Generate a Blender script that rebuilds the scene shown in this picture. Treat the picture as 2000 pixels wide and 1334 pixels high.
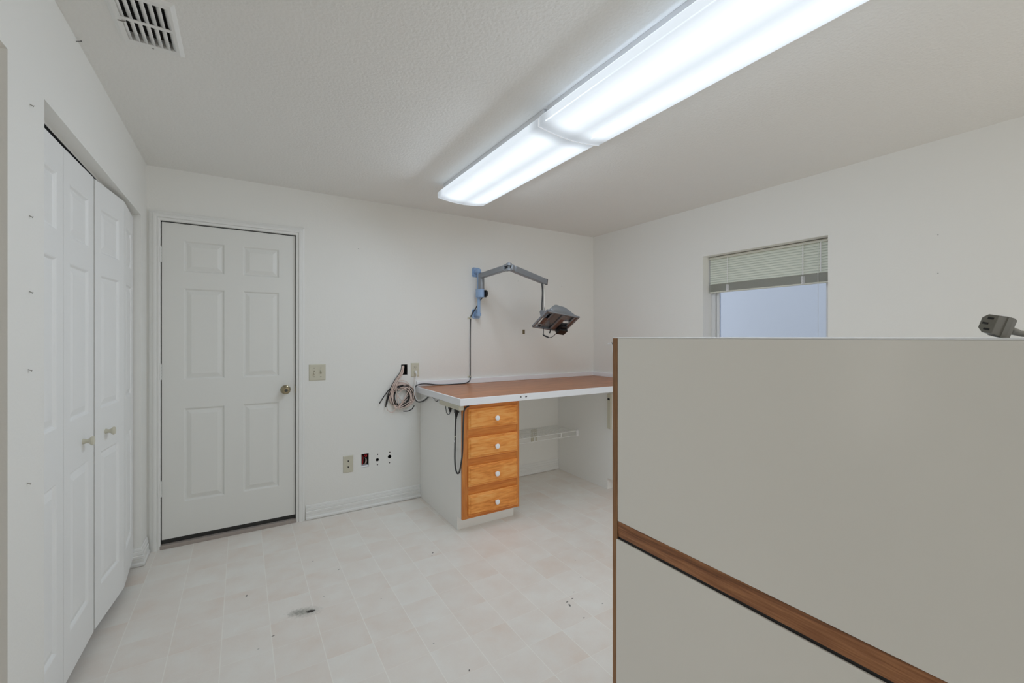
import bpy, bmesh, math, random
from mathutils import Vector, Matrix
random.seed(7)
for o in list(bpy.data.objects): bpy.data.objects.remove(o)
sc = bpy.context.scene
R = math.radians

# ------------------------------------------------------------------ camera
H_CAM = 1.36
YAW = R(31.986)
cam_d = bpy.data.cameras.new('camera'); cam = bpy.data.objects.new('camera', cam_d)
sc.collection.objects.link(cam); sc.camera = cam
cam.location = (0, 0, H_CAM); cam.rotation_euler = (R(90), 0, -YAW)
cam_d.sensor_width = 36; cam_d.sensor_fit = 'HORIZONTAL'
cam_d.lens = 844.16 / 2000 * 36
cam_d.shift_y = -9.8 / 2000
cam_d.clip_start = 0.02

# ------------------------------------------------------------------ world + exposure
SKY = 1.95            # sky brightness outside the windows
FIXTURE_W = 12.0      # watts of each fluorescent fixture
world = bpy.data.worlds.new('world'); sc.world = world
world.use_nodes = True
wn = world.node_tree.nodes; wl = world.node_tree.links
bg = wn['Background']
tcw = wn.new('ShaderNodeTexCoord'); sep = wn.new('ShaderNodeSeparateXYZ'); wr = wn.new('ShaderNodeValToRGB')
wl.new(tcw.outputs['Generated'], sep.inputs[0]); wl.new(sep.outputs['Z'], wr.inputs[0])
wr.color_ramp.elements[0].position = 0.0; wr.color_ramp.elements[0].color = (0.88, 0.85, 0.80, 1)
wr.color_ramp.elements[1].position = 0.35; wr.color_ramp.elements[1].color = (1.0, 0.98, 0.945, 1)
wl.new(wr.outputs[0], bg.inputs[0]); bg.inputs[1].default_value = SKY
sc.view_settings.view_transform = 'Standard'; sc.view_settings.look = 'None'
sc.view_settings.gamma = 1; sc.view_settings.use_curve_mapping = False
sc.view_settings.exposure = 0.0
sc.cycles.max_bounces = 14; sc.cycles.diffuse_bounces = 8
sc.cycles.use_denoising = True

# room numbers (metres): camera stands over the origin, +Y runs to the back wall
XL, XR, YB, CE = -0.51, 3.247, 3.527, 2.44
YR = -2.4            # rear of the room, behind the camera
HX = -2.3            # far side of the hall beyond the left opening

def portal(name, loc, rot, sx, sy):
    d = bpy.data.lights.new(name, 'AREA'); d.shape = 'RECTANGLE'; d.size = sx; d.size_y = sy
    d.cycles.is_portal = True
    o = bpy.data.objects.new(name, d); sc.collection.objects.link(o); o.location = loc; o.rotation_euler = rot
portal('rear_fill_daylight', (1.9, YR - 0.02, 1.16), (R(-90), 0, R(180)), 2.2, 2.1)  # sky portal for the unseen rear opening, added as fill light
portal('side_fill_daylight', (XR + 0.02, -1.25, 1.45), (R(90), 0, R(90)), 1.3, 1.2)  # sky portal for an unseen side window, added to light the left wall
portal('hall_daylight', (HX - 0.02, 1.15, 1.25), (R(90), 0, R(-90)), .7, 1.3)

# ------------------------------------------------------------------ materials
def lin(c):
    return tuple(((v/255)/12.92 if v/255 <= .04045 else ((v/255+.055)/1.055)**2.4) for v in c)
def mat(name, rgb, rough=.5, metal=0, bump=None, spec=.5, emit=None, coat=0):
    m = bpy.data.materials.new(name); m.use_nodes = True
    nt = m.node_tree; b = nt.nodes['Principled BSDF']
    b.inputs['Base Color'].default_value = (*rgb, 1); b.inputs['Roughness'].default_value = rough
    b.inputs['Metallic'].default_value = metal; b.inputs['Specular IOR Level'].default_value = spec
    if coat: b.inputs['Coat Weight'].default_value = coat; b.inputs['Coat Roughness'].default_value = .15
    if bump:
        scale, strength, dist = bump
        tc = nt.nodes.new('ShaderNodeTexCoord'); nz = nt.nodes.new('ShaderNodeTexNoise'); bp = nt.nodes.new('ShaderNodeBump')
        nz.inputs['Scale'].default_value = scale; nz.inputs['Detail'].default_value = 3
        bp.inputs['Strength'].default_value = strength; bp.inputs['Distance'].default_value = dist
        nt.links.new(tc.outputs['Object'], nz.inputs['Vector']); nt.links.new(nz.outputs['Fac'], bp.inputs['Height'])
        nt.links.new(bp.outputs[0], b.inputs['Normal'])
    if emit:
        b.inputs['Emission Color'].default_value = (*emit[0], 1); b.inputs['Emission Strength'].default_value = emit[1]
    return m
def wood(name, dark, mid, light, axis, rough=.4, scale=1.0, streak=26, offset=(0, 0, 0), stretch=.07):
    """wood grain running along axis 0/1/2 in object space"""
    m = bpy.data.materials.new(name); m.use_nodes = True
    nt = m.node_tree; L = nt.links; b = nt.nodes['Principled BSDF']; b.inputs['Roughness'].default_value = rough
    tc = nt.nodes.new('ShaderNodeTexCoord'); mp = nt.nodes.new('ShaderNodeMapping')
    s = [scale]*3; s[axis] = scale*stretch
    mp.inputs['Scale'].default_value = s; mp.inputs['Location'].default_value = offset
    L.new(tc.outputs['Object'], mp.inputs['Vector'])
    n1 = nt.nodes.new('ShaderNodeTexNoise'); n1.inputs['Scale'].default_value = 9; n1.inputs['Detail'].default_value = 2; n1.inputs['Distortion'].default_value = 1.2
    L.new(mp.outputs[0], n1.inputs['Vector'])
    mul = nt.nodes.new('ShaderNodeMath'); mul.operation = 'MULTIPLY'; mul.inputs[1].default_value = streak
    L.new(n1.outputs['Fac'], mul.inputs[0])
    sn = nt.nodes.new('ShaderNodeMath'); sn.operation = 'SINE'; L.new(mul.outputs[0], sn.inputs[0])
    n2 = nt.nodes.new('ShaderNodeTexNoise'); n2.inputs['Scale'].default_value = 130; n2.inputs['Detail'].default_value = 4
    L.new(mp.outputs[0], n2.inputs['Vector'])
    a = nt.nodes.new('ShaderNodeMath'); a.operation = 'MULTIPLY_ADD'; a.inputs[1].default_value = .11
    L.new(sn.outputs[0], a.inputs[0]); L.new(n2.outputs['Fac'], a.inputs[2])
    cr = nt.nodes.new('ShaderNodeValToRGB')
    e = cr.color_ramp.elements; e[0].position = .22; e[0].color = (*dark, 1); e[1].position = .78; e[1].color = (*light, 1)
    k = e.new(.5); k.color = (*mid, 1)
    L.new(a.outputs[0], cr.inputs[0]); L.new(cr.outputs[0], b.inputs['Base Color'])
    return m

M = {}
M['wall'] = mat('wall_paint', (.83, .825, .795), .75, bump=(90, .12, .004), spec=.3)
M['ceiling'] = mat('ceiling_texture', (.83, .825, .80), .9, bump=(75, .5, .006), spec=.15)
M['trim'] = mat('trim_paint', (.81, .81, .79), .45)
M['door'] = mat('door_paint', (.78, .78, .75), .42)
M['bifold'] = mat('bifold_paint', (.86, .865, .86), .42)
M['white_lam'] = mat('white_laminate', (.88, .88, .86), .38)
M['cab_lam'] = mat('counter_laminate', (.86, .85, .815), .22, spec=.5)
M['edge'] = mat('counter_edge', (.90, .92, .96), .3)
M['white_plastic'] = mat('white_plastic', (.85, .85, .85), .3)
M['white_metal'] = mat('white_metal', (.80, .80, .78), .4)
M['knob_white'] = mat('knob_white', (.92, .92, .95), .2)
M['beige'] = mat('beige_plastic', lin((204, 200, 182)), .4)
M['beige_d'] = mat('beige_shadow_gap', lin((150, 145, 125)), .5)
M['black'] = mat('black_plastic', (.012, .012, .013), .45)
M['dark'] = mat('dark_void', (.02, .018, .016), .9)
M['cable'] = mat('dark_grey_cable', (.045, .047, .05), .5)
M['pink'] = mat('pinkish_cable', lin((222, 200, 190)), .5)
M['greyplug'] = mat('grey_plug', lin((118, 116, 108)), .5)
M['blue'] = mat('blue_enamel', lin((150, 178, 214)), .4)
M['silver'] = mat('silver_paint', lin((146, 150, 156)), .38, metal=.55)
M['chrome'] = mat('chrome', (.8, .8, .82), .12, metal=1)
M['brass'] = mat('antique_brass', lin((165, 155, 130)), .25, metal=1)
M['copper'] = mat('copper_shield', lin((116, 96, 90)), .4, metal=.3)
M['mirror'] = mat('reflector', (.82, .80, .78), .12, metal=1)
M['screw'] = mat('screw_metal', (.35, .34, .32), .35, metal=1)
M['dark_screw'] = mat('dark_screw', (.06, .06, .055), .5)
M['sill'] = mat('sill_metal', lin((165, 155, 148)), .5)
M['rubber_gap_shade'] = mat('door_sweep_gap_shade', (.03, .03, .028), .6)
M['red'] = mat('red_wire', (.5, .01, .015), .5)
M['blind'] = mat('blind_slat', lin((222, 226, 214)), .45)
M['rail'] = mat('blind_rail', lin((212, 212, 200)), .4)
M['cord'] = mat('cord_white', (.85, .85, .86), .6)
M['frame'] = mat('window_frame', (.72, .73, .74), .4)
M['patch'] = mat('brown_patch', lin((112, 100, 72)), .8)
M['housing'] = mat('fixture_housing', (.72, .73, .75), .4)
M['cap'] = mat('fixture_end_cap', (.6, .61, .64), .35, emit=((.86, .93, 1.0), .42))
M['oak_h'] = wood('oak_horizontal', lin((176, 104, 48)), lin((205, 134, 70)), lin((224, 162, 98)), 0, .35, 1.0, 22)
M['oak_h2'] = wood('oak_rail', lin((194, 106, 34)), lin((214, 128, 48)), lin((226, 148, 66)), 0, .4, 1.0, 18, (3, 1, 2))
M['oak_v'] = wood('oak_vertical', lin((188, 108, 42)), lin((208, 130, 58)), lin((220, 148, 74)), 2, .4, 1.0, 12)
M['strip_y'] = wood('oak_strip', lin((112, 70, 42)), lin((150, 98, 62)), lin((180, 126, 84)), 1, .42, 2.2, 14, (0, 0, 0), .05)
M['strip_z'] = wood('oak_edge', lin((128, 88, 52)), lin((152, 110, 70)), lin((172, 128, 86)), 2, .42, 3.0, 10, (0, 0, 0), .04)
M['desk_lam'] = wood('brown_laminate', lin((150, 92, 56)), lin((190, 124, 80)), lin((206, 142, 98)), 0, .34, 1.0, 9, (0, 0, 0), .05)

# fluorescent lens: two bright tube bands, dimmer middle and edges
def lens_mat():
    m = bpy.data.materials.new('fluorescent_lens'); m.use_nodes = True
    nt = m.node_tree; L = nt.links; b = nt.nodes['Principled BSDF']
    b.inputs['Base Color'].default_value = (.30, .32, .35, 1); b.inputs['Roughness'].default_value = .25
    tc = nt.nodes.new('ShaderNodeTexCoord'); s = nt.nodes.new('ShaderNodeSeparateXYZ'); L.new(tc.outputs['Object'], s.inputs[0])
    def math_(op, a, c=None, **k):
        n = nt.nodes.new('ShaderNodeMath'); n.operation = op
        for i, v in enumerate((a, c)):
            if v is None: continue
            if isinstance(v, (int, float)): n.inputs[i].default_value = v
            else: L.new(v, n.inputs[i])
        return n.outputs[0]
    ax = math_('ABSOLUTE', s.outputs['X'])                # distance from the middle line
    d = math_('SUBTRACT', ax, .095); d = math_('DIVIDE', d, .070); d = math_('MULTIPLY', d, d)
    g = math_('EXPONENT', math_('MULTIPLY', d, -1.0))     # tube glow
    ay = math_('ABSOLUTE', s.outputs['Y'])
    e = nt.nodes.new('ShaderNodeMapRange'); e.interpolation_type = 'SMOOTHSTEP'
    L.new(ay, e.inputs['Value']); e.inputs['From Min'].default_value = .51; e.inputs['From Max'].default_value = .605
    e.inputs['To Min'].default_value = 1; e.inputs['To Max'].default_value = .25
    g2 = math_('MULTIPLY', g, e.outputs[0])
    st = math_('ADD', math_('MULTIPLY', g2, .42), math_('MULTIPLY', math_('ADD', math_('MULTIPLY', e.outputs[0], .6), .4), .70))
    b.inputs['Emission Color'].default_value = (.84, .925, 1.0, 1)
    L.new(st, b.inputs['Emission Strength'])
    return m
M['lens'] = lens_mat()

def frosted():
    m = bpy.data.materials.new('frosted_pane'); m.use_nodes = True
    b = m.node_tree.nodes['Principled BSDF']
    b.inputs['Base Color'].default_value = (.42, .50, .67, 1); b.inputs['Roughness'].default_value = .45
    b.inputs['Transmission Weight'].default_value = 1.0; b.inputs['IOR'].default_value = 1.2
    return m
M['pane'] = frosted()

def floor_mat():
    m = bpy.data.materials.new('vinyl_tile_floor'); m.use_nodes = True
    nt = m.node_tree; L = nt.links; N = nt.nodes; b = N['Principled BSDF']
    tc = N.new('ShaderNodeTexCoord')
    T = .1905
    def mth(op, a, c=None, d=None):
        n = N.new('ShaderNodeMath'); n.operation = op
        for i, v in enumerate((a, c, d)):
            if v is None: continue
            if isinstance(v, (int, float)): n.inputs[i].default_value = v
            else: L.new(v, n.inputs[i])
        return n.outputs[0]
    mp = N.new('ShaderNodeMapping'); mp.inputs['Location'].default_value = (-.113/T + 40, -1.572/T + 40, 0)
    mp.inputs['Scale'].default_value = (1/T, 1/T, 1)
    L.new(tc.outputs['Object'], mp.inputs['Vector'])
    fl = N.new('ShaderNodeVectorMath'); fl.operation = 'FLOOR'; L.new(mp.outputs[0], fl.inputs[0])
    fr = N.new('ShaderNodeVectorMath'); fr.operation = 'FRACTION'; L.new(mp.outputs[0], fr.inputs[0])
    wn_ = N.new('ShaderNodeTexWhiteNoise'); wn_.noise_dimensions = '3D'; L.new(fl.outputs[0], wn_.inputs['Vector'])
    # cloudy blotches, shifted per tile so they stop at the joints
    sh = N.new('ShaderNodeVectorMath'); sh.operation = 'MULTIPLY_ADD'
    L.new(wn_.outputs['Color'], sh.inputs[0]); sh.inputs[1].default_value = (3, 3, 3); L.new(mp.outputs[0], sh.inputs[2])
    n1 = N.new('ShaderNodeTexNoise'); n1.inputs['Scale'].default_value = 1.3; n1.inputs['Detail'].default_value = 3; L.new(sh.outputs[0], n1.inputs['Vector'])
    n3 = N.new('ShaderNodeTexNoise'); n3.inputs['Scale'].default_value = 22; n3.inputs['Detail'].default_value = 4; L.new(mp.outputs[0], n3.inputs['Vector'])
    v = mth('ADD', mth('ADD', mth('MULTIPLY', wn_.outputs['Value'], .22), .05), mth('MULTIPLY', n1.outputs['Fac'], .9))
    v = mth('ADD', v, mth('MULTIPLY', n3.outputs['Fac'], .16))
    cr = N.new('ShaderNodeValToRGB'); e = cr.color_ramp.elements
    e[0].position = .38; e[0].color = (*lin((226, 213, 202)), 1); e[1].position = .95; e[1].color = (*lin((234, 231, 225)), 1)
    k = e.new(.60); k.color = (*lin((229, 221, 213)), 1)
    L.new(v, cr.inputs[0])
    # pale joints
    s = N.new('ShaderNodeSeparateXYZ'); L.new(fr.outputs[0], s.inputs[0])
    def edge(o):
        a = mth('ABSOLUTE', mth('SUBTRACT', o, .5)); return mth('GREATER_THAN', a, .5 - .0085)
    g = mth('MAXIMUM', mth('MULTIPLY', edge(s.outputs['X']), .75), mth('MULTIPLY', edge(s.outputs['Y']), .32))
    mx = N.new('ShaderNodeMix'); mx.data_type = 'RGBA'
    L.new(g, mx.inputs['Factor']); L.new(cr.outputs[0], mx.inputs['A']); mx.inputs['B'].default_value = (*lin((242, 239, 232)), 1)
    col = mx.outputs['Result']
    # worn scuff with a dark gouge, and small dirt specks
    def spot(x, y, rx, ry, rot, rgb, soft, strength, rough_noise=0.0):
        nonlocal col
        q = N.new('ShaderNodeMapping'); q.vector_type = 'TEXTURE'
        q.inputs['Location'].default_value = (x, y, 0); q.inputs['Rotation'].default_value = (0, 0, rot); q.inputs['Scale'].default_value = (rx, ry, 1)
        L.new(tc.outputs['Object'], q.inputs['Vector'])
        ln = N.new('ShaderNodeVectorMath'); ln.operation = 'LENGTH'; L.new(q.outputs[0], ln.inputs[0])
        dd = ln.outputs['Value']
        if rough_noise:
            nz = N.new('ShaderNodeTexNoise'); nz.inputs['Scale'].default_value = 90; nz.inputs['Detail'].default_value = 4
            L.new(tc.outputs['Object'], nz.inputs['Vector'])
            dd = mth('ADD', dd, mth('MULTIPLY', mth('SUBTRACT', nz.outputs['Fac'], .5), rough_noise))
        mr = N.new('ShaderNodeMapRange'); L.new(dd, mr.inputs['Value'])
        mr.inputs['From Min'].default_value = 1 - soft; mr.inputs['From Max'].default_value = 1
        mr.inputs['To Min'].default_value = strength; mr.inputs['To Max'].default_value = 0
        mm = N.new('ShaderNodeMix'); mm.data_type = 'RGBA'; L.new(mr.outputs[0], mm.inputs['Factor'])
        L.new(col, mm.inputs['A']); mm.inputs['B'].default_value = (*rgb, 1); col = mm.outputs['Result']
    spot(.265, 2.35, .085, .05, -.3, (.16, .16, .12), 1.0, .55, .9)
    spot(.235, 2.365, .06, .035, -.3, (.14, .14, .11), .9, .55, 1.3)
    spot(.288, 2.343, .024, .015, -.2, (.022, .018, .013), .4, 1, .5)
    for (x, y, a, r_) in [(.363, 2.857, .006, .3), (.48, 2.676, .008, 1), (.363, 2.44, .005, 0), (.612, 2.26, .005, 0), (1.017, 2.569, .012, .9), (1.0, 2.54, .005, 0),
                          (.72, 1.808, .005, 0), (.785, 1.586, .008, 1), (1.413, 1.729, .01, .3), (1.406, 1.701, .014, 1.2), (1.452, 1.736, .01, .1), (1.498, 1.777, .005, 0),
                          (1.402, 1.588, .007, .5), (1.557, 1.623, .006, 0), (1.721, 2.025, .006, 0), (1.622, 1.865, .005, 0), (.02, 2.66, .012, 1.4), (.06, 2.18, .005, 0), (.12, 2.24, .009, .2)]:
        spot(x, y, a, a*.45, r_, (.03, .028, .025), .5, .85)
    L.new(col, b.inputs['Base Color'])
    b.inputs['Roughness'].default_value = .38; b.inputs['Specular IOR Level'].default_value = .4
    bp = N.new('ShaderNodeBump'); bp.inputs['Strength'].default_value = .12; bp.inputs['Distance'].default_value = .002
    L.new(n3.outputs['Fac'], bp.inputs['Height']); L.new(bp.outputs[0], b.inputs['Normal'])
    return m
M['floor'] = floor_mat()

# ------------------------------------------------------------------ mesh helpers
ORG = {}
class MB:
    def __init__(s): s.v = []; s.f = []; s.m = []; s.mats = []
    def mi(s, m):
        if m is None: return 0
        if m not in s.mats: s.mats.append(m)
        return s.mats.index(m)
    def add(s, vs, fs, m=None):
        k = len(s.v); s.v += [Vector(v) for v in vs]; i = s.mi(m)
        for f in fs: s.f.append([k+j for j in f]); s.m.append(i)
        return s
    def quad(s, a, b, c, d, m=None): return s.add([a, b, c, d], [(0, 1, 2, 3)], m)
    def box(s, x0, x1, y0, y1, z0, z1, m=None):
        vs = [(x, y, z) for z in (z0, z1) for y in (y0, y1) for x in (x0, x1)]
        return s.add(vs, [(0, 2, 3, 1), (4, 5, 7, 6), (0, 1, 5, 4), (2, 6, 7, 3), (0, 4, 6, 2), (1, 3, 7, 5)], m)
    def obox(s, c, ax, ay, az, m=None):
        """box about centre c with half-axis vectors"""
        c = Vector(c); ax = Vector(ax); ay = Vector(ay); az = Vector(az)
        vs = [c + ax*x + ay*y + az*z for z in (-1, 1) for y in (-1, 1) for x in (-1, 1)]
        return s.add(vs, [(0, 2, 3, 1), (4, 5, 7, 6), (0, 1, 5, 4), (2, 6, 7, 3), (0, 4, 6, 2), (1, 3, 7, 5)], m)
    def lathe(s, p, axis, prof, seg=20, m=None):
        """prof = [(distance along axis, radius)], radius 0 allowed at the ends"""
        p = Vector(p); a = Vector(axis).normalized(); t = a.orthogonal().normalized(); u = a.cross(t)
        vs = []; rings = []
        for d, r in prof:
            if r <= 1e-6: rings.append([len(vs)]); vs.append(p + a*d)
            else:
                rings.append(list(range(len(vs), len(vs)+seg)))
                for i in range(seg):
                    q = 2*math.pi*i/seg; vs.append(p + a*d + t*(r*math.cos(q)) + u*(r*math.sin(q)))
        fs = []
        for A, B in zip(rings, rings[1:]):
            for i in range(seg):
                j = (i+1) % seg
                if len(A) == 1 and len(B) == 1: continue
                if len(A) == 1: fs.append((A[0], B[j], B[i]))
                elif len(B) == 1: fs.append((A[i], A[j], B[0]))
                else: fs.append((A[i], A[j], B[j], B[i]))
        if len(rings[0]) > 1: fs.append(tuple(reversed(rings[0])))
        if len(rings[-1]) > 1: fs.append(tuple(rings[-1]))
        return s.add(vs, fs, m)
    def cyl(s, p0, p1, r, seg=16, m=None, r1=None):
        p0 = Vector(p0); p1 = Vector(p1)
        return s.lathe(p0, p1-p0, [(0, r), ((p1-p0).length, r if r1 is None else r1)], seg, m)
    def tube(s, pts, r, seg=8, m=None, smooth=6):
        P = [Vector(p) for p in pts]
        if smooth and len(P) > 2:
            Q = []
            for i in range(len(P)-1):
                a, b_, c, d = P[max(i-1, 0)], P[i], P[i+1], P[min(i+2, len(P)-1)]
                for k in range(smooth):
                    t = k/smooth
                    Q.append(.5*((2*b_) + (c-a)*t + (2*a-5*b_+4*c-d)*t*t + (3*b_-a-3*c+d)*t**3))
            P = Q + [P[-1]]
        vs = []; prev = None
        for i, p in enumerate(P):
            d = (P[min(i+1, len(P)-1)] - P[max(i-1, 0)])
            d = d.normalized() if d.length > 1e-9 else Vector((0, 0, 1))
            n = d.orthogonal().normalized() if prev is None else (prev - d*prev.dot(d))
            n = n.normalized() if n.length > 1e-6 else d.orthogonal().normalized()
            prev = n; u = d.cross(n)
            for k in range(seg):
                q = 2*math.pi*k/seg; vs.append(p + n*(r*math.cos(q)) + u*(r*math.sin(q)))
        fs = []
        for i in range(len(P)-1):
            for k in range(seg):
                a = i*seg+k; b_ = i*seg+(k+1) % seg; fs.append((a, b_, b_+seg, a+seg))
        fs.append(tuple(reversed(range(seg)))); fs.append(tuple(range((len(P)-1)*seg, len(P)*seg)))
        return s.add(vs, fs, m)
    def sweep(s, path, prof, m=None, closed=False):
        """rings of equal length joined in order; path is a list of vertex rings"""
        n = len(path[0]); vs = [v for r_ in path for v in r_]; fs = []
        for i in range(len(path)-1):
            for k in range(n if closed else n-1):
                a = i*n+k; b_ = i*n+(k+1) % n; fs.append((a, b_, b_+n, a+n))
        return s.add(vs, fs, m)
    def build(s, name, m=None, parent=None, bevel=0, smooth=False, kind=None, seg=2, recalc=True, origin=None):
        me = bpy.data.meshes.new(name)
        if origin is not None: org = Vector(origin)
        elif parent is not None: org = ORG[parent.name]
        else:
            xs = [v.x for v in s.v]; ys = [v.y for v in s.v]; zs = [v.z for v in s.v]
            org = Vector(((min(xs)+max(xs))/2, (min(ys)+max(ys))/2, min(zs)))
            if kind == 'structure': org = Vector((0, 0, 0))
        me.from_pydata([v-org for v in s.v], [], s.f)
        ms = s.mats if s.mats else [m]
        if m is not None and s.mats:
            ms = s.mats
        for q in ms: me.materials.append(M[q] if isinstance(q, str) else q)
        for p, i in zip(me.polygons, s.m): p.material_index = i
        if recalc:
            bm = bmesh.new(); bm.from_mesh(me); bmesh.ops.recalc_face_normals(bm, faces=bm.faces); bm.to_mesh(me); bm.free()
        o = bpy.data.objects.new(name, me); sc.collection.objects.link(o)
        if parent is not None:
            o.parent = parent; o.location = org - ORG[parent.name]
        else: o.location = org
        ORG[o.name] = org
        if bevel:
            b = o.modifiers.new('bevel', 'BEVEL'); b.width = bevel; b.segments = seg; b.limit_method = 'ANGLE'; b.angle_limit = R(40)
        if smooth:
            for p in me.polygons: p.use_smooth = True
            if smooth == 'auto':
                md = None
                for p in me.polygons: p.use_smooth = True
                bm = bmesh.new(); bm.from_mesh(me)
                for e in bm.edges:
                    if len(e.link_faces) == 2 and e.calc_face_angle(0) > R(35): e.smooth = False
                bm.to_mesh(me); bm.free()
        if kind: o['kind'] = kind
        return o
def tag(o, label=None, cat=None, group=None, kind=None):
    if label: o['label'] = label
    if cat: o['category'] = cat
    if group: o['group'] = group
    if kind: o['kind'] = kind
    return o
def thing(name, loc, label=None, cat=None, group=None, kind=None):
    o = bpy.data.objects.new(name, None); sc.collection.objects.link(o); o.location = loc; o.empty_display_size = .05
    ORG[o.name] = Vector(loc); return tag(o, label, cat, group, kind)
def copy_tree(o, off, parent=None):
    c = o.copy(); sc.collection.objects.link(c)
    if parent is not None: c.parent = parent
    else: c.location = o.location + Vector(off); ORG[c.name] = ORG.get(o.name, o.location) + Vector(off)
    for ch in list(o.children): copy_tree(ch, off, c)
    return c

# ------------------------------------------------------------------ walls with openings
def wall(name, to, u0, u1, z0, z1, rects, mname='wall', circles=(), pits=()):
    """to(u, z, d): wall coordinates to world, d = depth behind the face. rects: (u0,u1,z0,z1,depth) open holes with
    reveals; pits the same but closed dark cavities; circles: (u,z,r,depth) round cavities"""
    mb = MB()
    allr = [r_[:4] for r_ in rects] + [r_[:4] for r_ in pits] + [(u-r_*1.5, u+r_*1.5, z-r_*1.5, z+r_*1.5) for u, z, r_, d in circles]
    us = sorted({u0, u1} | {v for r_ in allr for v in r_[:2]}); zs = sorted({z0, z1} | {v for r_ in allr for v in r_[2:]})
    us = [u for u in us if u0 <= u <= u1]; zs = [z for z in zs if z0 <= z <= z1]
    for a, b in zip(us, us[1:]):
        for c, d in zip(zs, zs[1:]):
            um, zm = (a+b)/2, (c+d)/2
            if any(r_[0] < um < r_[1] and r_[2] < zm < r_[3] for r_ in allr): continue
            mb.quad(to(a, c, 0), to(b, c, 0), to(b, d, 0), to(a, d, 0), mname)
    for (a, b, c, d, dep), back in [(r_, False) for r_ in rects] + [(p, True) for p in pits]:
        mm = 'dark' if back else mname
        t = .012 if back else dep
        for lo, hi, q in ((0, t, mname), (t, dep, 'dark')) if back else ((0, dep, mname),):
            mb.quad(to(a, c, lo), to(a, d, lo), to(a, d, hi), to(a, c, hi), q)
            mb.quad(to(b, c, lo), to(b, d, lo), to(b, d, hi), to(b, c, hi), q)
            mb.quad(to(a, d, lo), to(b, d, lo), to(b, d, hi), to(a, d, hi), q)
            if c > z0 + 1e-4: mb.quad(to(a, c, lo), to(b, c, lo), to(b, c, hi), to(a, c, hi), q)
        if back: mb.quad(to(a, c, dep), to(b, c, dep), to(b, d, dep), to(a, d, dep), 'dark')
    for (u, z, r_, dep) in circles:
        n = 24; h = r_*1.5; sq = []; ci = []
        for i in range(n):
            q = 2*math.pi*i/n; cx, cz = math.cos(q), math.sin(q); k = h/max(abs(cx), abs(cz))
            sq.append((u+cx*k, z+cz*k)); ci.append((u+cx*r_, z+cz*r_))
        for i in range(n):
            j = (i+1) % n
            mb.quad(to(*sq[i], 0), to(*sq[j], 0), to(*ci[j], 0), to(*ci[i], 0), mname)
            mb.quad(to(*ci[i], 0), to(*ci[j], 0), to(*ci[j], dep), to(*ci[i], dep), 'dark')
        mb.add([to(*c, dep) for c in ci], [tuple(range(n))], 'dark')
    return mb.build(name, kind='structure')

DX0, DX1, DZ = -.445, .339, 2.106          # door opening in the back wall
hole_wire = (1.119, 1.173, 1.040, 1.127, .06)
hole_sq = (.800, .857, .322, .430, .06)
wall('wall_back', lambda u, z, d: (u, YB+d, z), HX, XR+.3, 0, CE,
     [(DX0, DX1, 0, DZ, .11)],
     pits=[hole_wire, hole_sq],
     circles=[(.924, .367, .0125, .04), (1.023, .378, .0145, .04), (.926, .410, .005, .02), (.924, .327, .005, .02), (1.024, .413, .005, .02), (1.022, .328, .005, .02)])
CY0, CY1, CZ = 1.867, 3.346, 2.082          # closet opening
OY0, OY1, OZ = .62, 1.625, 2.097            # near opening in the left wall
WT = .115
wall('wall_left', lambda u, z, d: (XL-d, u, z), YR, YB, 0, CE, [(CY0, CY1, 0, CZ, WT), (OY0, OY1, 0, OZ, WT)])
WY0, WY1, WZ0, WZ1 = 1.302, 2.205, .98, 2.023
wall('wall_right', lambda u, z, d: (XR+d, u, z), YR, YB, 0, CE, [(WY0, WY1, WZ0, WZ1, .17), (-1.9, -.6, .85, 2.05, .15)])
RX0, RX1, RZ = .8, 3.0, 2.21
wall('wall_rear', lambda u, z, d: (u, YR-d, z), HX, XR+.3, 0, CE, [(RX0, RX1, .11, RZ, .15)])
wall('wall_hall', lambda u, z, d: (HX-d, u, z), YR, YB, 0, CE, [(.75, 1.45, .60, 1.90, .12)])
# closet shell and hall divider
MB().box(HX, XL-WT, 1.70, 1.80, 0, CE).build('wall_divider', 'wall', kind='structure')
cl = MB()
cl.quad((XL-WT-.62, 1.80, 0), (XL-WT-.62, YB, 0), (XL-WT-.62, YB, CE), (XL-WT-.62, 1.80, CE), 'wall')
cl.build('wall_closet', kind='structure')
MB().box(HX-.2, XR+.35, YR-.25, YB+.2, -.05, 0).build('floor', 'floor', kind='structure')
# added unseen sheet behind the back door: closes the doorway from outside light
MB().quad((DX0-.2, YB+.12, 0), (DX1+.2, YB+.12, 0), (DX1+.2, YB+.12, 2.3), (DX0-.2, YB+.12, 2.3), 'dark').build('wall_light_stop', kind='structure')

# ceiling with the duct hole
VX0, VX1, VY0, VY1 = -.345, -.208, 1.800, 2.050
ce = MB()
xs = [HX-.2, VX0, VX1, XR+.35]; ys = [YR-.25, VY0, VY1, YB+.2]
for i in range(3):
    for j in range(3):
        if i == 1 and j == 1: continue
        ce.quad((xs[i], ys[j], CE), (xs[i+1], ys[j], CE), (xs[i+1], ys[j+1], CE), (xs[i], ys[j+1], CE))
ce.build('ceiling', 'ceiling', kind='structure', recalc=False)
MB().box(HX-.2, XR+.35, YR-.25, YB+.2, CE+.30, CE+.34).build('ceiling_roof', 'wall', kind='structure')

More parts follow.
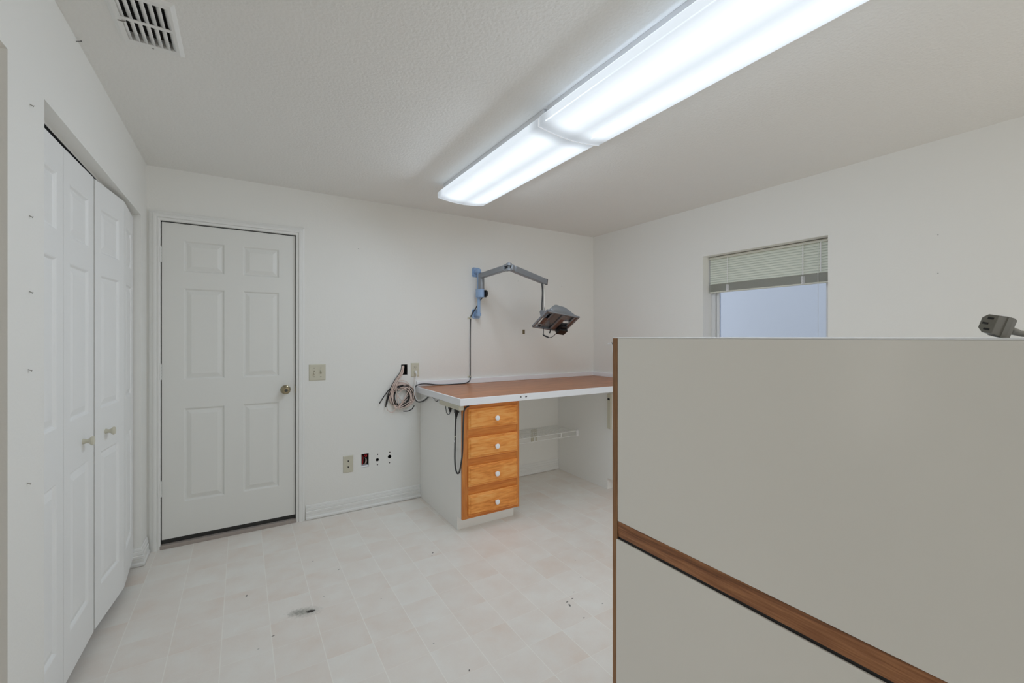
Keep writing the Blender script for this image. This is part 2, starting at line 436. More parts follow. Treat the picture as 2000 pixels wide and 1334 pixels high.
# ------------------------------------------------------------------ trim, baseboards
BB = [(0, .003), (.020, .003), (.021, .016), (.016, .023), (.0135, .024), (.0135, .040), (.0115, .042), (.0145, .045), (.0145, .060), (.010, .064), (.0125, .068), (.0115, .084), (.007, .087), (.0085, .090), (.006, .102), (.002, .105), (0, .105)]
def baseboard(name, path, normals):
    """path: 2-D points along the wall; normals: offset direction (already mitred) at each point"""
    mb = MB(); rings = []
    for (x, y), (nx, ny) in zip(path, normals):
        rings.append([(x+nx*d, y+ny*d, z) for d, z in BB])
    mb.sweep(rings, None)
    for r_ in (rings[0], rings[-1]): mb.add(r_, [tuple(range(len(r_)))])
    return mb.build(name, 'trim', kind='structure')
baseboard('baseboard_back', [(.400, YB), (1.283, YB)], [(0, -1), (0, -1)])
baseboard('baseboard_alcove', [(1.752, YB), (2.758, YB)], [(0, -1), (0, -1)])
baseboard('baseboard_left', [(XL-.045, CY1), (XL, CY1), (XL, YB-.019)], [(0, -1), (1, -1), (1, 0)])
baseboard('baseboard_pier', [(XL, OY1), (XL, CY0)], [(1, 0), (1, 0)])
baseboard('baseboard_right', [(XR, YR), (XR, 2.70)], [(-1, 0), (-1, 0)])

def casing(name, x0, x1, zt, y, w):
    """mitred moulded casing round a door in the back wall: profile (across, proud)"""
    prof = [(0, 0), (0, .009), (.004, .012), (.013, .013), (.0135, .010), (.017, .010), (.018, .017), (.028, .019), (.036, .018), (.037, .0145), (.041, .0145), (.042, .016), (.050, .013), (w, .009), (w, 0)]
    mb = MB()
    L_ = [[(x0-a, y-d, 0) for a, d in prof], [(x0-a, y-d, zt+a) for a, d in prof], [(x1+a, y-d, zt+a) for a, d in prof], [(x1+a, y-d, 0) for a, d in prof]]
    mb.sweep(L_, None)
    return mb.build(name, 'trim', kind='structure')
casing('trim_1', DX0+.004, DX1-.004, DZ-.004, YB, .0575)
# jamb lining behind the casing
j = MB()
j.box(DX0, DX0+.003, YB-.001, YB+.10, 0, DZ, 'trim'); j.box(DX1-.003, DX1, YB-.001, YB+.10, 0, DZ, 'trim'); j.box(DX0, DX1, YB-.001, YB+.10, DZ-.003, DZ, 'trim')
j.box(DX0, DX0+.016, YB+.052, YB+.10, 0, DZ, 'trim'); j.box(DX1-.016, DX1, YB+.052, YB+.10, 0, DZ, 'trim'); j.box(DX0, DX1, YB+.052, YB+.10, DZ-.016, DZ, 'trim')
for b_ in ((DX0+.002, DX0+.009, YB+.024, YB+.05, .05, DZ), (DX1-.009, DX1-.002, YB+.024, YB+.05, .05, DZ), (DX0, DX1, YB+.024, YB+.05, DZ-.009, DZ-.002)): j.box(*b_, 'rubber_gap_shade')  # black strips added in the reveal to darken the gap like shade
j.build('trim_2', kind='structure')
sl = MB(); sl.box(DX0, DX1, YB-.012, YB+.10, 0, .024, 'sill'); sl.box(DX0+.004, DX1-.004, YB+.02, YB+.045, .024, .052, 'rubber_gap_shade')
sl.build('trim_3', kind='structure', bevel=.002)

# ------------------------------------------------------------------ panelled door leaves
def panel_leaf(mb, to, s0, s1, z0, z1, panels, thick, m=None, d1=.010):
    """to(s, z, d) with d measured outwards from the face. Moulded raised panels are pressed into the face."""
    ss = sorted({s0, s1} | {v for p in panels for v in p[:2]}); zs = sorted({z0, z1} | {v for p in panels for v in p[2:]})
    for a, b in zip(ss, ss[1:]):
        for c, d in zip(zs, zs[1:]):
            if any(p[0] < (a+b)/2 < p[1] and p[2] < (c+d)/2 < p[3] for p in panels): continue
            mb.quad(to(a, c, 0), to(b, c, 0), to(b, d, 0), to(a, d, 0), m)
    for a, b, c, d in panels:
        rings = []
        for ins, dep in ((0, 0), (.004, -.002), (.010, -d1), (.015, -d1), (.040, -.0015), (.044, -.0015)):
            rings.append([to(a+ins, c+ins, dep), to(b-ins, c+ins, dep), to(b-ins, d-ins, dep), to(a+ins, d-ins, dep)])
        for r0, r1 in zip(rings, rings[1:]):
            for i in range(4): mb.quad(r0[i], r0[(i+1) % 4], r1[(i+1) % 4], r1[i], m)
        mb.quad(*rings[-1], m)
    t = thick
    mb.quad(to(s0, z0, -t), to(s1, z0, -t), to(s1, z1, -t), to(s0, z1, -t), m)
    mb.quad(to(s0, z0, 0), to(s0, z1, 0), to(s0, z1, -t), to(s0, z0, -t), m); mb.quad(to(s1, z0, 0), to(s1, z1, 0), to(s1, z1, -t), to(s1, z0, -t), m)
    mb.quad(to(s0, z1, 0), to(s1, z1, 0), to(s1, z1, -t), to(s0, z1, -t), m); mb.quad(to(s0, z0, 0), to(s1, z0, 0), to(s1, z0, -t), to(s0, z0, -t), m)

d1 = thing('door_1', ((DX0+DX1)/2, YB, 0), kind='structure')
mb = MB()
FY = YB + .012
cols = [(-.323, -.101), (.006, .227)]; rows = [(1.783, 1.988), (1.076, 1.676), (.279, .889)]
panel_leaf(mb, lambda s, z, d: (s, FY-d, z), DX0+.0085, DX1-.0075, .054, DZ-.0105, [(a, b, c, d) for a, b in cols for c, d in rows], .036)
mb.build('door_leaf', 'door', d1)
k = MB(); kc = Vector((.268, FY, .974))
k.lathe(kc, (0, -1, 0), [(0, .033), (.004, .033), (.009, .028), (.012, .014), (.026, .0125), (.034, .020), (.044, .0275), (.054, .0275), (.062, .020), (.063, .012), (.0615, .011), (.0615, 0)], 28)
kn = k.build('door_knob', 'brass', d1, smooth='auto'); tag(kn, 'antique brass round knob')
k = MB(); k.lathe(kc + Vector((0, -.0612, 0)), (0, -1, 0), [(0, .0095), (.002, .0095), (.0022, .005), (.001, .0045), (.001, 0)], 16)
k.build('lock_button', 'dark_screw', kn, smooth='auto')
MB().box(DX1-.0065, DX1-.002, YB+.004, YB+.03, .945, 1.0).build('strike_plate', 'brass', d1)
for z in (1.832, 1.081, .334):
    h = MB(); xh = DX0+.004
    for i in range(5):
        za = z + .004 + i*.0195
        h.cyl((xh, YB-.007, za), (xh, YB-.007, za+.0180), .0062, 12)
    h.cyl((xh, YB-.007, z), (xh, YB-.007, z+.104), .0045, 10)
    h.lathe((xh, YB-.007, z+.102), (0, 0, 1), [(0, .0045), (.004, .0055), (.007, 0)], 10)
    h.box(xh-.001, xh+.001, YB-.007, YB+.02, z+.004, z+.1)
    h.build('hinge', 'trim', d1, smooth='auto')

# bifold closet doors: two pairs of hinged leaves hung in a white track
q = MB(); q.box(XL-.052, XL-.050, CY0, CY1, CZ-.009, CZ, 'white_metal'); q.box(XL-.092, XL-.053, CY0, CY1, CZ-.004, CZ, 'cable'); q.box(XL-.094, XL-.092, CY0, CY1, CZ-.03, CZ, 'cable'); q.build('trim_4', kind='structure')  # channel behind the lip coloured dark to read as shade above the leaves
def bifold(name, pts, knob_leaf, knob_z):
    c = [(pts[0][0]+pts[2][0])/2, (pts[0][1]+pts[2][1])/2, 0]
    t = thing(name, c, kind='structure')
    for i in range(2):
        a = Vector((*pts[i], 0)); b = Vector((*pts[i+1], 0)); u = (b-a).normalized(); n = Vector((u.y, -u.x, 0)); ln = (b-a).length
        mb = MB()
        f = lambda s, z, d, a=a, u=u, n=n: a + u*s + n*d + Vector((0, 0, z))
        panel_leaf(mb, f, .0015, ln-.0015, .055, 2.062, [(.068, ln-.068, 1.742, 1.948), (.068, ln-.068, 1.03, 1.642), (.068, ln-.068, .222, .832)], .034, d1=.009)
        lf = mb.build('door_panel', 'bifold', t)
        if i == knob_leaf:
            kb = MB(); s_ = ln*(.60 if i == 1 else .33)
            kb.lathe(f(s_, knob_z, 0), n, [(0, .0115), (.003, .0110), (.012, .0085), (.02, .0105), (.026, .0175), (.030, .019), (.034, .0175), (.036, .010), (.0365, 0)], 22)
            kb.build('door_knob', 'beige', lf, smooth='auto')
    return t
bifold('door_2', [(-.565, 1.879), (-.563, 2.245), (-.557, 2.603)], 1, .925)
bifold('door_3', [(-.5565, 2.616), (-.520, 2.974), (-.545, 3.336)], 0, .915)

# ------------------------------------------------------------------ window, its blind
w1 = thing('window_1', (XR+.13, (WY0+WY1)/2, WZ0), kind='structure')
f = MB(); X0, X1 = XR+.112, XR+.165
f.box(X0, X1, WY1-.034, WY1, WZ0, WZ1); f.box(X0, X1, WY0, WY0+.034, WZ0, WZ1); f.box(X0, X1, WY0, WY1, WZ1-.034, WZ1); f.box(X0, X1, WY0, WY1, WZ0, WZ0+.03)
f.build('frame', 'frame', w1, bevel=.002)
s = MB(); X2, X3 = XR+.128, XR+.155
s.box(X2, X3, WY1-.062, WY1-.040, WZ0+.03, WZ1-.034); s.box(X2, X3, WY0+.040, WY0+.062, WZ0+.03, WZ1-.034)
s.box(X2, X3, WY0+.062, WY1-.062, WZ0+.03, WZ0+.05)
s.build('sash', 'frame', w1, bevel=.002)
MB().box(XR+.140, XR+.144, WY0+.06, WY1-.06, WZ0+.045, WZ1-.034).build('pane', 'pane', w1)
MB().box(XR-.012, XR+.112, WY0-.02, WY1+.02, WZ0-.02, WZ0).build('trim_5', 'trim', kind='structure', bevel=.004)
# unseen eave, added outside to shade the top of the pane
MB().box(XR+.30, XR+1.0, .2, 3.4, 2.05, 2.12).build('trim_pane_shade', 'trim', kind='structure')

bl = thing('window_blind', (XR+.088, (WY0+WY1)/2, 1.72), 'pale white mini blind pulled half up in the recessed window', 'blind')
bx = XR+.088; by0, by1 = WY0+.006, WY1-.010
hr = MB(); hr.box(bx-.014, bx+.014, by0-.003, by1+.004, 2.0, 2.018); hr.build('headrail', 'rail', bl, bevel=.003)
st = MB(); n = 11
for i in range(n):
    zc = 1.795 + (i+.5)*(2.0-1.795)/n; a = R(68); w = .0125
    ring = []
    for q in (-1, -.5, 0, .5, 1):
        off = (1-q*q)*.0022
        ring.append((math.cos(a)*w*q - off*math.sin(a), math.sin(a)*w*q + off*math.cos(a)))
    st.sweep([[(bx+dx, by0, zc+dz) for dx, dz in ring], [(bx+dx, by1, zc+dz) for dx, dz in ring]], None)
o = st.build('slats', 'blind', bl, recalc=False); sm = o.modifiers.new('solid', 'SOLIDIFY'); sm.thickness = .0006
sk = MB(); n = 20
for i in range(n):
    zc = 1.733 + (i+.5)*(.062)/n; dx = random.uniform(-.0012, .0012)
    sk.box(bx-.0125+dx, bx+.0125+dx, by0, by1, zc-.0005, zc+.0005)
sk.build('gathered_slats', 'rail', bl)
MB().box(bx-.0125, bx+.0125, by0, by1, 1.721, 1.732).build('bottom_rail', 'rail', bl, bevel=.003)
for yy in (2.035, 1.483):
    lc = MB(); pts = []
    for i in range(15): pts.append((bx-.016 + .0012*math.sin(i*2.2), yy + .0035*math.sin(i*2.1), 2.0 - i*.015))
    lc.tube(pts, .0016, 6)
    lc.tube([(p[0]-.001, 2*yy-p[1], p[2]) for p in pts], .0016, 6)
    for q in range(9):      # slack ladder tape bunched in front of the gathered slats
        z0 = 1.778 - q*.0062
        lc.tube([(bx-.013, yy-.011, z0), (bx-.0185-.003*random.random(), yy-.006+.006*random.random(), z0-.004), (bx-.018, yy+.006*random.random(), z0+.002), (bx-.0175, yy+.009, z0-.003), (bx-.013, yy+.012, z0)], .0019, 6, smooth=4)
    lc.build('ladder_cord', 'cord', bl)
pc = MB(); pc.tube([(bx-.018, 1.388, 2.0), (bx-.019, 1.388, 1.6), (bx-.018, 1.3885, 1.15)], .0014, 6); pc.lathe((bx-.018, 1.3885, 1.15), (0, 0, -1), [(0, .002), (.02, .006), (.03, .004), (.031, 0)], 10)
pc.build('pull_cord', 'cord', bl)
wd = MB(); wd.tube([(bx-.018, 1.372, 2.0), (bx-.018, 1.372, 1.80)], .003, 6, smooth=0); wd.build('tilt_wand', 'cord', bl)

MB().box(XR+1.5, XR+1.6, -1.5, 5.0, -.05, 2.5).build('wall_pane_dimmer', 'trim', kind='structure')  # unseen wall added outside to tone down the pane's brightness
# hall window frame, then frames of the added rear and side fill openings
w2 = MB()
for x in (RX0, 1.88, RX1-.04): w2.box(x, x+.04, YR-.10, YR-.05, .11, RZ)
w2.box(RX0, RX1, YR-.10, YR-.05, .11, .15); w2.box(RX0, RX1, YR-.10, YR-.05, RZ-.04, RZ)
w2.build('window_fill_rear', 'frame', kind='structure')  # unseen opening added as the room's main fill light
w3 = MB()
for y in (.75, 1.42): w3.box(HX-.08, HX-.04, y, y+.03, .60, 1.90)
w3.build('window_3', 'frame', kind='structure')
w4 = MB()
for y in (-1.9, -1.27, -.64): w4.box(XR+.06, XR+.10, y, y+.04, .85, 2.05)
w4.build('window_fill_side', 'frame', kind='structure')  # unseen window added to brighten the left wall

# ------------------------------------------------------------------ fluorescent ceiling fixtures
FXC, FW = 1.357, .182
def fixture(y0, y1, label, dz=0, FW=FW):
    t = thing('fluorescent_light', (FXC, (y0+y1)/2, 2.325), label, 'ceiling light', 'wraparound fluorescent lights on the ceiling')
    h = MB(); h.box(FXC-.145, FXC+.145, y0+.012, y1-.012, 2.382, CE-.0005); h.build('housing', 'housing', t, bevel=.003)
    sec = []
    for q in [i/14 for i in range(15)]:
        x = -FW + 2*FW*q; z = 2.343 + dz - .018*(1-(2*q-1)**2); sec.append((x, z))
    sec = [(-FW+.012, 2.392), (-FW, 2.378), (-FW, 2.352+dz)] + sec + [(FW, 2.352+dz), (FW, 2.378), (FW-.012, 2.392)]
    ln = MB()
    rings = [[(FXC+x, y, z) for x, z in sec] for y in (y0+.006, y1-.006)]
    ln.sweep(rings, None)
    lo = ln.build('diffuser', 'lens', t, origin=(FXC, (y0+y1)/2, 2.325))
    for p in lo.data.polygons: p.use_smooth = True
    md = lo.modifiers.new('solid', 'SOLIDIFY'); md.thickness = .002; md.offset = -1
    for ya, yb in ((y0, y0+.006), (y1-.006, y1)):
        e = MB(); big = [(x*1.004, z-.0015) for x, z in sec]; n = len(big)
        vs = [(FXC+x, ya, z) for x, z in big] + [(FXC+x, yb, z) for x, z in big]
        fs = [tuple(range(n)), tuple(range(n, 2*n))] + [(i, (i+1) % n, n+(i+1) % n, n+i) for i in range(n)]
        e.add(vs, fs); e.build('end_cap', 'cap', t)
    # light leaving the lens: straight down and out of both curved sides
    for dx, tilt, share, wd_ in ((0, 0, .38, .26), (-.17, -40, .35, .06), (.17, 40, .26, .06)):
        d = bpy.data.lights.new('fluorescent_tubes', 'AREA'); d.shape = 'RECTANGLE'; d.size = wd_; d.size_y = y1-y0-.1
        d.energy = FIXTURE_W*share; d.color = (.74, .865, 1.0)
        if dx: d.spread = R(160)
        lo_ = bpy.data.objects.new('fluorescent_tubes', d); sc.collection.objects.link(lo_); lo_.parent = t
        lo_.location = (dx*1.12, 0, -.004 if dx == 0 else .022); lo_.rotation_euler = (0, R(-tilt), 0)
    return t
fixture(1.645, 2.872, 'long wraparound fluorescent light on the ceiling, far one over the desk')
fixture(.395, 1.640, 'long wraparound fluorescent light on the ceiling, near one cut by the top edge', -.008, FW+.004)

# ------------------------------------------------------------------ ceiling air vent
av = thing('air_vent', (-.281, 1.926, 2.428), 'white louvered air register on the ceiling above closet', 'vent')
fr = MB(); a0, a1, b0, b1 = -.372, -.187, 1.770, 2.085
z0, z1 = CE-.0015, CE-.010
o_ = [(a0, b0), (a1, b0), (a1, b1), (a0, b1)]; m_ = [(a0+.012, b0+.012), (a1-.012, b0+.012), (a1-.012, b1-.012), (a0+.012, b1-.012)]; i_ = [(VX0, VY0), (VX1, VY0), (VX1, VY1), (VX0, VY1)]
R0 = [(*p, CE) for p in o_]; R1 = [(*p, CE-.003) for p in o_]; R2 = [(*p, z1) for p in m_]; R3 = [(*p, z1) for p in i_]; R4 = [(*p, CE+.02) for p in i_]
for A, B in ((R0, R1), (R1, R2), (R2, R3), (R3, R4)):
    for i in range(4): fr.quad(A[i], A[(i+1) % 4], B[(i+1) % 4], B[i])
fr.box(VX0, VX1, 1.917, 1.932, z1, z1+.003)
fr.build('grille_frame', 'white_metal', av)
du = MB(); du.box(VX0-.002, VX1+.002, VY0-.002, VY1+.002, CE+.02, CE+.16); du.build('duct_box', 'dark', av)
for ya, yb in ((VY0, 1.917), (1.932, VY1)):
    lv = MB()
    for i in range(7):
        xc = VX0 - .002 + i*(VX1-VX0)/6.3
        ring = [(xc + dx, z1 + dz) for dx, dz in ((.0125, 0), (.008, .0005), (.003, .003), (-.002, .009), (-.005, .018))]
        lv.sweep([[(x, ya, z) for x, z in ring], [(x, yb, z) for x, z in ring]], None)
    lo = lv.build('louver_blades', 'white_metal', av, recalc=False, smooth=True); md = lo.modifiers.new('solid', 'SOLIDIFY'); md.thickness = .0008
lvr = MB(); lvr.tube([(-.336, 1.938, z1-.001), (-.342, 1.932, z1-.006), (-.353, 1.926, z1-.010)], .0018, 6); lvr.build('damper_lever', 'greyplug', av)
for y in (2.069, 1.785):
    s = MB(); s.lathe((-.281, y, z1+.001), (0, 0, -1), [(0, .0045), (.0015, .004), (.0022, 0)], 12); s.build('screw', 'screw', av)

# ------------------------------------------------------------------ desk
TOP, CT = .937, .048
ct = thing('countertop', (2.25, 3.09, TOP-CT), 'brown laminate worktop with white edge band and low white backsplash', 'countertop')
LX, FYD = 1.247, 2.655
c = MB(); c.box(LX+.012, XR, FYD+.012, YB, TOP-.004, TOP, 'desk_lam'); c.box(LX+.012, XR, FYD+.012, YB, TOP-CT+.004, TOP-.004, 'white_lam'); c.build('worktop', None, ct)
e = MB(); zz0, zz1 = TOP-CT, TOP+.0005; pr = [(LX, YB), (LX, FYD), (XR, FYD), (XR, FYD+.012), (LX+.012, FYD+.012), (LX+.012, YB)]
e.add([(x, y, zz0) for x, y in pr] + [(x, y, zz1) for x, y in pr], [(0, 1, 4, 5), (1, 2, 3, 4), (6, 7, 10, 11), (7, 8, 9, 10)] + [(i, (i+1) % 6, 6+(i+1) % 6, 6+i) for i in range(6)]); e.build('edge_band', 'edge', ct, bevel=.002)
b = MB(); b.box(LX, XR, YB-.019, YB, TOP, .982); b.box(XR-.019, XR, FYD, YB-.019, TOP, .982); b.build('backsplash', 'edge', ct, bevel=.003)
for x in (1.734, 1.783):   # two dark chips in the front edge
    q = MB(); pts = []
    for i in range(11):
        a = 2*math.pi*i/11; r_ = random.uniform(.004, .011); pts.append((x + r_*1.1*math.cos(a), FYD-.0006, TOP-.021 + r_*.75*math.sin(a)))
    q.add(pts + [(p[0], FYD+.001, p[2]) for p in pts], [tuple(range(11))] + [(i, (i+1) % 11, 11+(i+1) % 11, 11+i) for i in range(11)])
    q.build('chip', 'dark_screw', ct)

dc = thing('drawer_cabinet', (1.517, 3.1, 0), 'oak fronted cabinet with four drawers at left end of desk', 'cabinet')
FO = 2.700; Zb, Zt = .096, TOP-CT
def side_panel(mb, x0, x1, yf, toe):
    prof = [(yf, Zb), (yf, Zt), (YB-.001, Zt), (YB-.001, .0), (toe, .0), (toe, Zb)]
    n = len(prof); mb.add([(x0, y, z) for y, z in prof] + [(x1, y, z) for y, z in prof], [tuple(range(n)), tuple(range(n, 2*n))] + [(i, (i+1) % n, n+(i+1) % n, n+i) for i in range(n)])
for x0, x1 in ((1.284, 1.296), (1.738, 1.750)):
    q = MB(); side_panel(q, x0, x1, FO+.019, 2.782); q.build('side_panel', 'white_lam', dc)
MB().box(1.296, 1.738, 2.782, 2.794, 0, Zb).build('toe_kick', 'white_lam', dc)
MB().box(1.296, 1.738, FO+.019, YB-.02, Zb, Zb+.015).build('bottom_panel', 'white_lam', dc)
MB().box(1.296, 1.738, YB-.02, YB-.012, 0, Zt).build('back_panel', 'white_lam', dc)
ff = MB(); sx0, sx1 = 1.284, 1.750
ff.box(sx0, sx0+.045, FO, FO+.019, Zb, Zt, 'oak_v'); ff.box(sx1-.026, sx1, FO, FO+.019, Zb, Zt, 'oak_v')
dr = [(.716, .857), (.514, .658), (.318, .462), (.117, .262)]
rails = [(Zb, .135), (.245, .335), (.445, .53), (.640, .735), (.84, Zt)]
for a, b_ in rails: ff.box(sx0+.045, sx1-.026, FO+.001, FO+.019, a, b_, 'oak_h2')
ff.build('face_frame', None, dc)
for k, (a, b_) in enumerate(dr):
    x0, x1 = 1.325, 1.728; t = .019
    rings = []
    for ins, d in ((0, 0), (0, .010), (.002, .0115), (.007, .013), (.0075, .0115), (.015, .017), (.0155, .019), (.018, .0195)):
        rings.append([(x0+ins, FO-d, a+ins), (x1-ins, FO-d, a+ins), (x1-ins, FO-d, b_-ins), (x0+ins, FO-d, b_-ins)])
    q = MB()
    for r0, r1 in zip(rings, rings[1:]):
        for i in range(4): q.quad(r0[i], r0[(i+1) % 4], r1[(i+1) % 4], r1[i])
    q.quad(*rings[-1]); q.quad(*rings[0])
    m = wood('oak_drawer', lin((212, 124, 44)), lin((240, 158, 74)), lin((248, 182, 104)), 0, .34, .62, 13+2*k, (k*3.7, k*1.3, k*2.1), .16)
    M['oak_drawer%d' % k] = m
    dw = q.build('drawer', 'oak_drawer%d' % k, dc)
    kb = MB(); kb.lathe((1.541, FO-.019, (a+b_)/2-.006), (0, -1, 0), [(0, .009), (.008, .0075), (.013, .010), (.017, .0165), (.022, .0185), (.026, .017), (.0285, .011), (.029, 0)], 24)
    kb.build('knob', 'knob_white', dw, smooth='auto')

bc = thing('base_cabinet', (3.0, 3.1, 0), 'white sided base cabinet holding up the right end of desk', 'cabinet')
q = MB(); side_panel(q, 2.760, 2.774, 2.750, 2.815); q.build('side_panel', 'white_lam', bc)
q = MB(); side_panel(q, 3.230, 3.244, 2.750, 2.815); q.build('side_panel', 'white_lam', bc)
MB().box(2.774, 3.230, 2.815, 2.827, 0, Zb).build('toe_kick', 'white_lam', bc)
q = MB(); q.box(2.760, 2.800, 2.731, 2.750, Zb, Zt, 'oak_v'); q.box(3.204, 3.244, 2.731, 2.750, Zb, Zt, 'oak_v'); q.box(2.80, 3.204, 2.732, 2.75, Zb, .14, 'oak_h2'); q.box(2.80, 3.204, 2.732, 2.75, .85, Zt, 'oak_h2'); q.build('face_frame', None, bc)
MB().box(2.790, 3.214, 2.712, 2.731, .125, .862).build('door', 'oak_v', bc, bevel=.006)

# wire shelf in the knee hole
ws = thing('wire_shelf', (2.255, 3.35, .445), 'white wire shelf fixed to wall under the desk', 'shelf')
wx0, wx1, wy0, wy1, wz = 1.753, 2.740, 3.215, 3.515, .449
q = MB()
nw = 40
for i in range(nw+1):
    x = wx0+.006 + (wx1-wx0-.012)*i/nw; q.cyl((x, wy0, wz+.003), (x, wy1, wz+.003), .0022, 6)
for y in (wy1-.002, wy0+.15, wy0+.08): q.cyl((wx0, y, wz), (wx1, y, wz), .0022, 8)
q.build('wire_deck', 'white_metal', ws)
q = MB(); q.cyl((wx0, wy0, wz), (wx1, wy0, wz), .0042, 8); q.cyl((wx0, wy0, wz-.043), (wx1, wy0, wz-.043), .0042, 8)
for x in (1.94, 2.250, 2.555): q.box(x-.004, x+.004, wy0-.003, wy0+.002, wz-.043, wz)
q.build('front_rail', 'white_metal', ws)
q = MB(); q.box(2.734, 2.760, wy0-.012, wy0+.012, wz-.052, wz+.006); q.box(2.742, 2.760, wy0-.004, wy0+.016, wz+.006, wz+.014); q.build('end_bracket', 'white_plastic', ws, bevel=.002)
q = MB(); q.box(1.750, 1.762, wy0-.012, wy0+.012, wz-.052, wz+.006); q.build('end_bracket', 'white_plastic', ws, bevel=.002)

# ------------------------------------------------------------------ wall plates
def plate(mb, x0, x1, z0, z1, y=YB, t=.006):
    rings = [[(x0, y, z0), (x1, y, z0), (x1, y, z1), (x0, y, z1)], [(x0, y-.002, z0), (x1, y-.002, z0), (x1, y-.002, z1), (x0, y-.002, z1)]]
    i = .005; rings.append([(x0+i, y-t, z0+i), (x1-i, y-t, z0+i), (x1-i, y-t, z1-i), (x0+i, y-t, z1-i)])
    for r0, r1 in zip(rings, rings[1:]):
        for k in range(4): mb.quad(r0[k], r0[(k+1) % 4], r1[(k+1) % 4], r1[k])
    mb.quad(*rings[-1])
def screw(parent, x, y, z, r_=.003, m='dark_screw'):
    s = MB(); s.lathe((x, y, z), (0, -1, 0), [(0, r_), (.001, r_*.9), (.0015, 0)], 10); s.build('screw', m, parent)
sw = thing('light_switch', (.479, YB, 1.031), 'beige double toggle switch plate on wall right of the door', 'light switch')
q = MB(); plate(q, .421, .537, 1.030, 1.150); q.build('plate', 'beige', sw)
for x, up in ((.457, -1), (.503, 1)):
    for z in (1.124, 1.058): screw(sw, x, YB-.006, z)
    t = MB(); t.box(x-.0055, x+.0055, YB-.0065, YB-.0055, 1.079, 1.103, 'beige_d')
    t.obox((x, YB-.012, 1.091+up*.006), (.004, 0, 0), (0, .008, up*-.006), (0, .0025, up*.0040), 'beige')
    t.build('toggle', None, sw)
def duplex(name, x0, x1, z0, z1, label, group=None, plugged=False):
    t = thing(name, ((x0+x1)/2, YB, z0), label, 'wall outlet', group)
    q = MB(); plate(q, x0, x1, z0, z1); q.build('plate', 'beige', t)
    xc, zc = (x0+x1)/2, (z0+z1)/2
    for dz in (.0195, -.0195):
        s = MB(); n = 20; pr = []
        for i in range(n):
            a = 2*math.pi*i/n; pr.append((xc + max(-.0145, min(.0145, .0172*math.cos(a))), zc+dz + max(-.0135, min(.0135, .0172*math.sin(a)))))
        s.add([(x, YB-.0055, z) for x, z in pr] + [(x, YB-.0085, z) for x, z in pr], [tuple(range(n)), tuple(range(n, 2*n))] + [(i, (i+1) % n, n+(i+1) % n, n+i) for i in range(n)], 'beige')
        for dx, h in ((-.006, .0075), (.006, .006)): s.box(xc+dx-.0011, xc+dx+.0011, YB-.0088, YB-.008, zc+dz+.001, zc+dz+.001+h, 'black')
        s.cyl((xc, YB-.0088, zc+dz-.006), (xc, YB-.008, zc+dz-.006), .0022, 10, 'black')
        s.build('socket', None, t)
    screw(t, xc, YB-.006, zc, .0028, 'beige_d')
    return t
duplex('power_outlet', 1.202, 1.272, 1.021, 1.137, 'beige duplex outlet with white plug above the left end of worktop')
duplex('power_outlet', 2.423, 2.494, .315, .440, 'beige outlet plate low on wall behind the wire shelf')
ph = thing('phone_jack', (.70, YB, .303), 'beige two hole jack plate low on wall, left of the holes', 'jack plate')
q = MB(); plate(q, .662, .738, .303, .434); q.build('plate', 'beige', ph)
for z in (.391, .345):
    s = MB()
    s.lathe((.700, YB-.0055, z-.002), (0, -1, 0), [(0, .0165), (.0008, .016), (.001, 0)], 24, 'beige')
    s.add([(.694, YB-.0068, z+.006), (.706, YB-.0068, z+.006), (.706, YB-.0068, z), (.7025, YB-.0068, z-.004), (.7025, YB-.0068, z-.007), (.6975, YB-.0068, z-.007), (.6975, YB-.0068, z-.004), (.694, YB-.0068, z)], [tuple(range(8))], 'black')
    s.build('socket', None, ph)

# wires left in the square hole
jw = thing('loose_wires', (.83, YB, .33), 'red and white wire ends left in the square wall hole', 'wires')
q = MB(); q.tube([(.812, YB+.05, .42), (.815, YB+.012, .40), (.812, YB+.004, .37), (.810, YB+.006, .345)], .0022, 6)
q.tube([(.838, YB+.05, .41), (.835, YB+.014, .418), (.826, YB+.006, .412), (.838, YB+.004, .405), (.842, YB+.008, .417)], .0032, 6); q.build('red_wire', 'red', jw)
q = MB(); q.tube([(.83, YB+.05, .39), (.836, YB+.012, .385), (.832, YB+.004, .36), (.824, YB+.006, .342)], .002, 6); q.tube([(.84, YB+.05, .40), (.842, YB+.01, .375), (.838, YB+.005, .355)], .0016, 6); q.build('white_wire', 'pink', jw)
q = MB(); q.box(.802, .855, YB+.004, YB+.045, .324, .336); q.build('torn_edge', 'edge', jw)

# ------------------------------------------------------------------ coiled cables from the upper hole
cc = thing('cable_coil', (1.12, YB-.02, .75), 'tangled coil of pinkish and black cables hanging from hole in wall', 'cables')
def coil(n, rmin, rmax, seed, cx=1.117, cz=.866):
    rnd = random.Random(seed); pts = []; off = [rnd.uniform(-.009, .009) for _ in range(2*n+4)]
    steps = 14
    r_ = rnd.uniform(rmin, rmax); ph_ = rnd.uniform(0, 6)
    for i in range(n*steps+1):
        a = i/steps*2*math.pi + ph_; kx = i/steps
        rr = rmin + (rmax-rmin)*(.5+.5*math.sin(kx*2.1+seed)) + .004*math.sin(a*2+seed)
        ox = .010*math.sin(kx*1.7+seed*2); oz = .010*math.cos(kx*1.3+seed)
        d = .016 + .010*math.sin(kx*2.7+seed*3) + .004*math.cos(a)
        pts.append((cx+ox+rr*math.cos(a), YB-d-.004, cz+oz+rr*math.sin(a)))
    return pts
up = lambda dx, d: [(1.142+dx, YB+.03, 1.11), (1.137+dx, YB-.004, 1.112), (1.118+dx, YB-.016-d, 1.06), (1.085+dx*1.6, YB-.022-d, 1.01), (1.050+dx*2, YB-.03-d, .945)]
